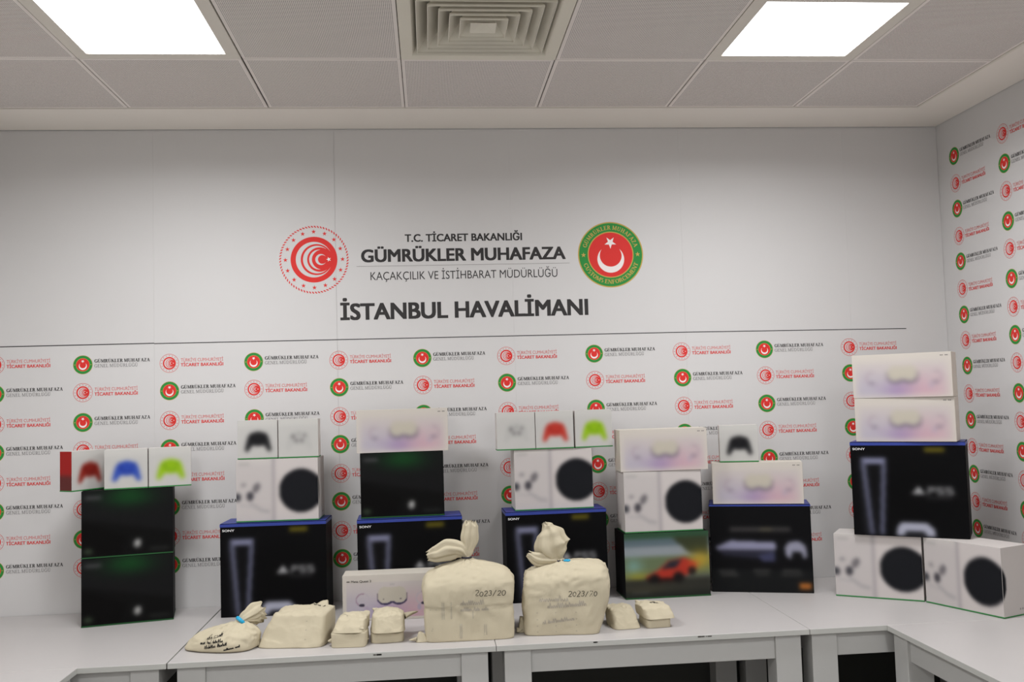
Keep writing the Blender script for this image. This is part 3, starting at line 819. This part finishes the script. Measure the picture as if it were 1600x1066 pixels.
def ring_bag(name, rings, n=96, seed=0, rough=.004, sub=5, tilt=0.0):
    """rings: (cx, cy, z, rx, ry, exponent, pleat amplitude, pleat count) - lofted with smooth interpolation"""
    R0 = np.array(rings, float); k = len(R0); ts = np.linspace(0, k - 1, (k - 1) * sub + 1); rows_ = []
    def cr(t):
        i = min(int(t), k - 2); f = t - i
        p0, p1, p2, p3 = R0[max(i - 1, 0)], R0[i], R0[i + 1], R0[min(i + 2, k - 1)]
        q = .5 * ((2 * p1) + (-p0 + p2) * f + (2 * p0 - 5 * p1 + 4 * p2 - p3) * f * f + (-p0 + 3 * p1 - 3 * p2 + p3) * f ** 3)
        lo, hi = np.minimum(p1, p2), np.maximum(p1, p2)
        q[3:5] = np.clip(q[3:5], lo[3:5] * .93, hi[3:5] * 1.03); q[5] = np.clip(q[5], lo[5], hi[5]); q[2] = np.clip(q[2], lo[2], hi[2]) if True else q[2]
        return q
    rnd = random.Random(seed); ph = rnd.uniform(0, 6.28); vs = []
    for t in ts:
        cx, cy, z, rx, ry, ex, pa, pc = cr(t)
        for j in range(n):
            a = 2 * math.pi * j / n; c, s_ = math.cos(a), math.sin(a)
            r = (abs(c) ** ex + abs(s_) ** ex) ** (-1 / ex)
            pl = 1 + pa * (.6 * math.sin(pc * a + ph) + .4 * math.sin((pc * 1.7) // 1 * a + 2.1 * ph + t * .4))
            x, y = cx + rx * r * c * pl, cy + ry * r * s_ * pl
            nv = noise.noise_vector(Vector((x * 9 + seed, y * 9, z * 9))) * rough + noise.noise_vector(Vector((x * 26 + seed, y * 26, z * 20))) * rough * .35
            cw = crumple((x, y, z), seed, rough * 1.5) * min(1, z / .05)
            vs.append((x + nv.x + c * cw, y + nv.y + s_ * cw, max(.0004, z + ((nv.z * .6 + cw * .4) if z > .004 else 0) + tilt * (x - .003) * min(1, z / .2))))
    m = len(ts); fs = []
    for i in range(m - 1):
        for j in range(n): fs.append((i * n + j, i * n + (j + 1) % n, (i + 1) * n + (j + 1) % n, (i + 1) * n + j))
    fs.append(tuple(reversed(range(n)))); fs.append(tuple((m - 1) * n + j for j in range(n)))
    me = bpy.data.meshes.new(name); me.from_pydata(vs, [], fs); me.materials.append(M['cloth']); smooth(me); return me

def pack(name, w_, d_, h_, seed=0, top=(1, 1), shear=(0, 0), rough=.004, ex=5.0, ears=(), sag=.0, puff=.0, n=26):
    """a cloth packet: rounded box, taper at the top, wrinkles; ears = folded corners (corner x, y, direction, length, z)"""
    bm = bmesh.new()
    bmesh.ops.create_cube(bm, size=2)
    bmesh.ops.subdivide_edges(bm, edges=list(bm.edges), cuts=n, use_grid_fill=True)
    for v in bm.verts:
        x, y, z = v.co
        q = (abs(x) ** ex + abs(y) ** ex) ** (1 / ex); g_ = max(abs(x), abs(y))
        if q > 1e-6: x, y = x * g_ / q, y * g_ / q
        zb = (z + 1) / 2
        e2 = 9.0; rr = min(1, (1 - abs(z) ** e2) ** (1 / e2) * .10 + .90) if abs(z) < 1 else .90
        tx, ty = 1 + (top[0] - 1) * zb, 1 + (top[1] - 1) * zb
        px = x * w_ / 2 * tx * (rr if zb > .5 else 1) + shear[0] * zb; py = y * d_ / 2 * ty * (rr if zb > .5 else 1) + shear[1] * zb
        pz = zb * h_ + (puff * math.cos(x * 1.5) * math.cos(y * 1.5) * zb) - sag * (abs(x) ** 3) * zb
        nv = noise.noise_vector(Vector((px * 16 + seed * 3.1, py * 16, pz * 16))) * rough
        ridge = (1 - abs(noise.noise(Vector((px * 20 + seed, py * 20 + pz * 12, seed * 2.0))))) ** 4 * rough * .9
        f = min(1, pz / .012); ridge += crumple((px, py, pz), seed, rough * 1.3)
        v.co = (px + nv.x * f, py + nv.y * f, max(.0003, pz + (nv.z + ridge) * f if pz > .003 else pz))
    me = bpy.data.meshes.new(name); bm.to_mesh(me); bm.free()
    vs = [tuple(v.co) for v in me.vertices]; fs = [tuple(p.vertices) for p in me.polygons]
    bpy.data.meshes.remove(me)
    for k, (ex_, ey_, ez_, ang, ln, wd_, lift) in enumerate(ears):    # twisted tail of loose cloth
        base = len(vs); N = 12; Mm = 7
        dx, dy = math.cos(math.radians(ang)), math.sin(math.radians(ang))
        for i in range(Mm):
            t = i / (Mm - 1); wr = wd_ * (1 - .75 * t ** .8) if i < Mm - 1 else wd_ * .12
            for j in range(N):
                a = 2 * math.pi * j / N
                fold = 1 + .28 * math.sin(3 * a + seed + k + t * 2)
                lx, lz = wr * math.cos(a) * fold, wr * .55 * math.sin(a) * fold
                p = Vector((ex_ + dx * ln * t - dy * lx, ey_ + dy * ln * t + dx * lx, max(.001, ez_ + lift * math.sin(t * 1.6) + lz)))
                vs.append(tuple(p))
        for i in range(Mm - 1):
            for j in range(N): fs.append((base + i * N + j, base + i * N + (j + 1) % N, base + (i + 1) * N + (j + 1) % N, base + (i + 1) * N + j))
        fs.append(tuple(base + (Mm - 1) * N + j for j in range(N)))
    me = bpy.data.meshes.new(name); me.from_pydata(vs, [], fs); me.materials.append(M['cloth']); smooth(me); return me

def tail(name, pts, radii, flat=.6, seed=0, n=40, pleat=.16, sub=7):
    """loose gathered cloth running along pts, folded lengthwise"""
    P = [Vector(p) for p in pts]; k = len(P); ctr = []; rad = []
    for i in range((k - 1) * sub + 1):
        t = i / sub; a = min(int(t), k - 2); f = t - a
        p0, p1, p2, p3 = P[max(a - 1, 0)], P[a], P[a + 1], P[min(a + 2, k - 1)]
        ctr.append(.5 * ((2 * p1) + (-p0 + p2) * f + (2 * p0 - 5 * p1 + 4 * p2 - p3) * f * f + (-p0 + 3 * p1 - 3 * p2 + p3) * f ** 3))
        g_ = f * f * (3 - 2 * f); rad.append(radii[a] * (1 - g_) + radii[a + 1] * g_)
    vs = []; m = len(ctr)
    for i in range(m):
        tg = (ctr[min(i + 1, m - 1)] - ctr[max(i - 1, 0)]).normalized()
        side = tg.cross(Vector((0, 1, 0))); side = side.normalized() if side.length > .1 else Vector((1, 0, 0))
        dep = tg.cross(side).normalized()
        for j in range(n):
            a = 2 * math.pi * j / n
            fold = 1 + pleat * (math.sin(5 * a + seed + i * .05) + .6 * math.sin(9 * a + seed * 2 - i * .08))
            p = ctr[i] + side * rad[i] * math.cos(a) * fold + dep * rad[i] * flat * math.sin(a) * fold
            end = max(0, i - (m - sub)) / sub
            p += tg * end * .012 * math.sin(4 * a + seed) + noise.noise_vector(p * 28 + Vector((seed, 0, 0))) * .003
            vs.append(tuple(p))
    fs = [(i * n + j, i * n + (j + 1) % n, (i + 1) * n + (j + 1) % n, (i + 1) * n + j) for i in range(m - 1) for j in range(n)]
    fs.append(tuple(reversed(range(n)))); fs.append(tuple((m - 1) * n + j for j in range(n)))
    me = bpy.data.meshes.new(name); me.from_pydata(vs, [], fs); me.materials.append(M['cloth']); smooth(me); return me

def ribbon_on(me, strokes, wd, m, name, axis='y', lift=.0009, mtx=None):
    """pen strokes (x, z) or (x, y) in the mesh's own frame laid on its surface"""
    vs0 = [v.co.copy() for v in me.vertices]; bvh = BVHTree.FromPolygons(vs0, [tuple(p.vertices) for p in me.polygons])
    b = MB()
    def hit(u, v):
        if axis == 'y': r = bvh.ray_cast(Vector((u, -2, v)), Vector((0, 1, 0)))
        else: r = bvh.ray_cast(Vector((u, v, 2)), Vector((0, 0, -1)))
        if r[0] is None: return None
        nn = r[1]; nn = nn if (nn.y < 0 if axis == 'y' else nn.z > 0) else -nn
        return r[0] + nn * lift
    for st in strokes:
        wloc = wd
        pts = []
        for (a, c) in zip(st[:-1], st[1:]):
            L_ = math.hypot(c[0] - a[0], c[1] - a[1]); k = max(1, int(L_ / .006))
            pts += [(a[0] + (c[0] - a[0]) * i / k, a[1] + (c[1] - a[1]) * i / k) for i in range(k)]
        pts.append(st[-1])
        prev = None
        for i, p in enumerate(pts):
            q0 = pts[max(0, i - 1)]; q1 = pts[min(len(pts) - 1, i + 1)]
            dx, dz = q1[0] - q0[0], q1[1] - q0[1]; l = math.hypot(dx, dz) or 1
            nx, nz = -dz / l * wloc / 2, dx / l * wloc / 2
            A_, B_ = hit(p[0] + nx, p[1] + nz), hit(p[0] - nx, p[1] - nz)
            if A_ is None or B_ is None: prev = None; continue
            if prev is not None: b.add([prev[0], prev[1], B_, A_], [(0, 1, 2, 3)])
            prev = (A_, B_)
    return b.mesh(name, [m])

def arcp(cx, cz, r, a0, a1, n=7, ry=None):
    ry = r if ry is None else ry
    return [(cx + r * math.cos(math.radians(a0 + (a1 - a0) * i / n)), cz + ry * math.sin(math.radians(a0 + (a1 - a0) * i / n))) for i in range(n + 1)]
DIG = {'2': [arcp(.3, .72, .26, 160, -20) + [(.05, .02), (.62, .05)]], '0': [arcp(.32, .45, .27, 80, 440, 14, .42)],
       '3': [arcp(.28, .75, .22, 150, -80) + arcp(.28, .27, .26, 80, -150)], '/': [[(.05, -.1), (.5, 1.1)]]}
def hand(txt, x, z, s, slope=0.0, sp=.72):
    out = []
    r = random.Random(int(x * 1000) + 7)
    for i, ch in enumerate(txt):
        k, dz, w_ = r.uniform(.82, 1.12), r.uniform(-.08, .1), r.uniform(.85, 1.1)
        for st in DIG.get(ch, []):
            out.append([(x + (i * sp + p[0] * w_ + p[1] * .16) * s, z + (p[1] * k + dz) * s + slope * i * s) for p in st])
    return out
def scrawl(x, z, ln, s, seed, slope=0.0, gaps=.12):
    """illegible joined-up handwriting"""
    r = random.Random(seed); out = []; cur = []; u = 0
    while u < ln:
        h = s * r.choice((.5, .55, .6, .6, 1.0, 1.1)); st = s * r.uniform(.28, .5)
        cur += [(x + u, z + slope * u + r.uniform(0, .08) * s), (x + u + st * .4, z + slope * u + h), (x + u + st * .62, z + slope * u + h * r.uniform(.5, .9)), (x + u + st * .8, z + slope * u)]
        u += st
        if r.random() < gaps and len(cur) > 4: out.append(cur); cur = []; u += s * .5
    if len(cur) > 1: out.append(cur)
    return out

GS, GK = 'small cloth packets on the desk', 'large knotted cloth bags'
# --- big knotted bag standing in front of the headset carton
def bag_thing(name, label, me, loc, group, rz=0.0):
    e = tag(empty(name, (loc[0], loc[1], ZT + .0005), math.radians(rz)), label, 'cloth bag' if 'bag' in name else 'cloth packet', group)
    link('cloth', me, e); return e
hx, hy = .171, .105
r5 = [(0, 0, .0005, hx * .985, hy * .97, 9, 0, 7), (0, 0, .006, hx, hy, 9, 0, 7), (0, 0, .09, hx * 1.0, hy, 9, .0, 7), (0, 0, .122, hx * .988, hy * .985, 8, .002, 7), (0, 0, .14, hx * 1.012, hy * 1.01, 8, .003, 7),
      (.0, 0, .195, hx * 1.035, hy * 1.0, 6, .006, 7), (.002, 0, .226, hx * 1.01, hy * .90, 4.6, .012, 8), (.002, 0, .252, hx * .86, hy * .70, 3.4, .030, 9), (.0, 0, .272, hx * .56, hy * .44, 2.6, .07, 10),
      (-.002, 0, .288, .034, .026, 2.1, .14, 10), (-.003, 0, .296, .017, .016, 2, .18, 10), (-.004, .001, .304, .016, .015, 2, .18, 9)]
me5 = ring_bag('cloth', r5, 128, 5, .005)
b5 = bag_thing('cloth_bag', 'large square cloth bag with tall upright knotted neck, in front of the headset carton', me5, (.133, -.748), GK)
link('tail', tail('tail', [(-.004, 0, .300), (.002, .002, .325), (.012, .004, .37), (.016, .006, .415), (.018, .006, .432)], [.015, .022, .030, .027, .018], .55, 2), b5)
link('loose_fold', tail('loose_fold', [(-.006, 0, .303), (-.03, .0, .328), (-.075, -.004, .334), (-.125, -.006, .318), (-.150, -.006, .312)], [.014, .030, .038, .030, .018], .7, 6), b5)
def torus_mesh(name, R0, r0, m, n=28, k=8, sq=1.0):
    b = MB(); vs = []; fs = []
    for i in range(n):
        a = 2 * math.pi * i / n
        for j in range(k):
            c = 2 * math.pi * j / k
            vs.append(((R0 + r0 * math.cos(c)) * math.cos(a), (R0 + r0 * math.cos(c)) * math.sin(a) * sq, r0 * math.sin(c)))
    for i in range(n):
        for j in range(k): fs.append((i * k + j, ((i + 1) % n) * k + j, ((i + 1) % n) * k + (j + 1) % k, i * k + (j + 1) % k))
    b.add(vs, fs); me = b.mesh(name, [m]); smooth(me); return me
link('neck_tie', torus_mesh('neck_tie', .0185, .0036, M['string']), b5, (-.003, 0, .299))
ear5 = pack('corner_fold', .05, .03, .03, 12, (.5, .6), (0, 0), .006, 3, [(-.022, 0, .012, 180, .028, .014, -.004)], 0, 0, 10)
link('corner_fold', ear5, b5, (-hx - .012, -.075, 0))
link('handwriting', ribbon_on(me5, hand('2023/20', .020, .168, .022, -.035, .78), .0022, M['pen'], 'handwriting'), b5)
link('faded_handwriting', ribbon_on(me5, scrawl(-.035, .135, .085, .020, 3) + scrawl(-.035, .112, .11, .016, 9), .0028, M['faintpen'], 'faded_handwriting'), b5)
marks = []
for (x, z0_, z1_) in ((-.105, .085, .150), (-.098, .085, .150), (-.070, .085, .150), (.055, .02, .060), (.062, .02, .060), (-.038, .012, .066), (-.032, .012, .066), (.012, .085, .115)): marks.append([(x, z0_), (x, z1_)])
for (x, z) in ((-.150, .122), (-.128, .122), (-.145, .045), (-.142, .052)): marks.append([(x - .002, z), (x + .002, z)])
link('print_showing_through', ribbon_on(me5, marks, .0045, M['cloth_mark'], 'print_showing_through', 'y', .0007), b5)

# --- second big bag, leaning right
hx, hy = .150, .115
r6 = [(0, 0, .0005, hx * .97, hy * .92, 8, 0, 7), (.0, 0, .006, hx * .985, hy * .95, 8, 0, 7), (.010, .004, .05, hx * 1.05, hy, 7, .0, 7), (.018, .008, .12, hx * 1.13, hy * 1.04, 7, .003, 7),
      (.022, .010, .175, hx * 1.12, hy * 1.05, 6, .006, 7), (.020, .010, .210, hx * 1.09, hy * .98, 6.0, .010, 7), (.018, .01, .234, hx * 1.03, hy * .80, 5.0, .022, 8), (.010, .01, .249, hx * .80, hy * .56, 3.4, .05, 9),
      (.006, .01, .260, hx * .38, hy * .32, 2.3, .10, 10), (.003, .01, .266, .022, .020, 2, .16, 10), (.002, .010, .274, .017, .016, 2, .18, 9)]
me6 = ring_bag('cloth', r6, 128, 11, .006, 5, .10)
b6 = bag_thing('cloth_bag', 'large cloth bag with plump bent knotted tail, bulging sideways, beside the square bag', me6, (.500, -.732), GK, -6)
link('tail', tail('tail', [(.002, .01, .270), (-.010, .01, .292), (-.026, .01, .325), (-.034, .01, .368), (-.044, .01, .398), (-.052, .01, .410)], [.016, .044, .064, .048, .022, .008], .55, 9), b6)
link('loose_fold', tail('loose_fold', [(.0, .006, .266), (-.04, -.004, .272), (-.085, -.012, .278), (-.118, -.016, .296)], [.014, .022, .024, .012], .6, 13), b6)
link('neck_tie', torus_mesh('neck_tie', .0205, .0036, M['string']), b6, (.003, .01, .266))
link('blue_seal', torus_mesh('blue_seal', .010, .0045, M['blue_seal'], 20, 8, .8), b6, (.030, -.012, .268))
link('handwriting', ribbon_on(me6, hand('2023/20', .026, .146, .021, .01, .78), .0022, M['pen'], 'handwriting'), b6)
link('faded_handwriting', ribbon_on(me6, scrawl(-.085, .130, .11, .022, 21) + scrawl(-.055, .104, .15, .02, 22, .05) + scrawl(-.075, .045, .12, .016, 23, .1), .0028, M['faintpen'], 'faded_handwriting'), b6)
marks = []
for z in (.088, .062, .038, .015):
    for x in (-.095, -.024, .055): marks.append([(x - .0025, z), (x + .0025, z)])
marks += [[(.128, .150), (.133, .150)]]
link('print_showing_through', ribbon_on(me6, marks, .0045, M['cloth_mark'], 'print_showing_through', 'y', .0007), b6)
ear6 = pack('corner_fold', .04, .05, .045, 32, (.4, .6), (0, 0), .008, 3, [(-.01, -.02, .012, 250, .02, .012, -.004)], 0, 0, 10)
link('corner_fold', ear6, b6, (-hx - .008, -.030, 0))

# --- lying bag with the blue seal
r1 = [(0, 0, .0005, .130, .078, 3.0, 0, 6), (0, 0, .008, .138, .088, 3.0, .0, 6), (.008, .002, .030, .132, .088, 2.8, .012, 6), (.022, .006, .052, .118, .078, 2.6, .025, 7), (.040, .012, .070, .086, .060, 2.4, .05, 8),
      (.056, .018, .084, .046, .034, 2.1, .10, 9), (.063, .021, .092, .020, .016, 2, .16, 8), (.066, .024, .098, .015, .013, 2, .18, 8)]
me1 = ring_bag('cloth', r1, 112, 3, .007)
b1 = bag_thing('cloth_bag', 'low slumped cloth bag closed by a bright blue seal, with handwriting', me1, (-.812, -.749), None, -17)
link('tail', tail('tail', [(.064, .022, .095), (.080, .040, .110), (.100, .066, .126), (.116, .088, .138)], [.014, .022, .030, .020], .7, 4), b1)
link('loose_fold', tail('loose_fold', [(.070, .030, .098), (.098, .062, .100), (.112, .080, .096), (.122, .092, .088)], [.014, .024, .026, .016], .7, 17), b1)
o = link('blue_seal', torus_mesh('blue_seal', .0165, .0075, M['blue_seal'], 24, 10), b1, (.065, .022, .095)); o.rotation_euler = (math.radians(-30), math.radians(38), 0)
link('handwriting', ribbon_on(me1, scrawl(-.020, .047, .055, .013, 51, .22) + scrawl(-.045, .030, .090, .012, 52, .12) + scrawl(-.025, .015, .085, .013, 53, .16) + scrawl(.052, .010, .055, .009, 54, .2), .0022, M['pen'], 'handwriting'), b1)

# --- long packet beside it
me2 = pack('cloth', .262, .235, .112, 61, (.80, .80), (.026, .02), .005, 6, [(-.122, -.085, .016, 200, .024, .018, -.004), (.07, .10, .10, 80, .05, .03, .02)], .0, .010, 30)
b2 = bag_thing('cloth_packet', 'long boxy cloth packet with sloping top, beside the blue sealed bag', me2, (-.537, -.706), GS, -9)
link('print_showing_through', ribbon_on(me2, [[(.06, .092), (.066, .092)], [(.06, .062), (.066, .062)], [(.06, .030), (.066, .030)]], .004, M['cloth_mark'], 'print_showing_through', 'y', .0007), b2)
link('handwriting', ribbon_on(me2, scrawl(.045, .070, .045, .020, 71, -.15), .003, M['pen'], 'handwriting', 'z'), b2)

# --- two stacked little packets
me3 = pack('cloth', .130, .115, .050, 81, (1.0, .95), (0, 0), .004, 7, [(-.066, -.02, .022, 190, .016, .018, -.004), (.060, .0, .022, -10, .012, .014, -.004)], 0, .0, 20)
bag_thing('cloth_packet', 'thin cloth packet under the creased packet next to the long boxy one', me3, (-.324, -.800), GS, -5)
me3b = pack('cloth', .124, .150, .042, 91, (.86, .84), (.012, .02), .006, 6, [(.050, -.055, .016, -20, .012, .012, -.004)], 0, .010, 22)
b3 = bag_thing('cloth_packet', 'creased cloth packet on top of a thin one next to the long boxy packet', me3b, (-.322, -.782), GS, -7)
b3.location.z = ZT + .0535
link('pen_stroke', ribbon_on(me3b, [[(-.03, .01), (-.008, -.018)], [(.02, .02), (.035, .018)]], .003, M['faintpen'], 'pen_stroke', 'z'), b3)

# --- plump pair to the right of those
me4 = pack('cloth', .128, .130, .036, 101, (1.0, 1.0), (0, 0), .004, 5, [], 0, .0, 18)
bag_thing('cloth_packet', 'flat cloth packet under the plump rounded packet in front of the headset carton', me4, (-.186, -.752), GS, 3)
me4b = pack('cloth', .132, .165, .060, 111, (.92, .82), (.004, .01), .006, 4, [(-.03, .06, .045, 120, .05, .026, .012), (.062, .045, .03, 20, .062, .022, .012)], .006, .010, 24)
b4 = bag_thing('cloth_packet', 'plump rounded cloth packet with loose tails in front of the headset carton', me4b, (-.183, -.752), GS, 4)
b4.location.z = ZT + .0405

# --- packets at the right of the big bags
me7 = pack('cloth', .115, .150, .066, 121, (.84, .7), (-.008, .02), .006, 5, [(-.03, .055, .055, 100, .03, .02, .01)], 0, .006, 22)
bag_thing('cloth_packet', 'wedge shaped cloth packet leaning against the bulging knotted bag', me7, (.750, -.728), GS, 4)
me8 = pack('cloth', .100, .130, .032, 131, (1, 1), (0, 0), .003, 7, [], 0, 0, 18)
bag_thing('cloth_packet', 'flat cloth packet at the row end, under the one with a pen mark', me8, (.876, -.738), GS, 4)
me8b = pack('cloth', .122, .160, .036, 141, (.9, .88), (-.008, .01), .005, 6, [(-.040, .055, .03, 110, .035, .020, .012)], 0, .010, 22)
b8 = bag_thing('cloth_packet', 'cloth packet with a small pen mark, topmost at the end of the row', me8b, (.880, -.734), GS, 6)
b8.location.z = ZT + .0355
link('handwriting', ribbon_on(me8b, scrawl(-.02, -.01, .03, .016, 151), .0022, M['pen'], 'handwriting', 'z'), b8)

for o in bpy.data.objects:      # pen strokes too small to pick apart singly
    if o.name.split('.')[0] in ('handwriting', 'faded_handwriting', 'print_showing_through', 'scuff_mark', 'small_lettering', 'pen_stroke'): o['kind'] = 'stuff'
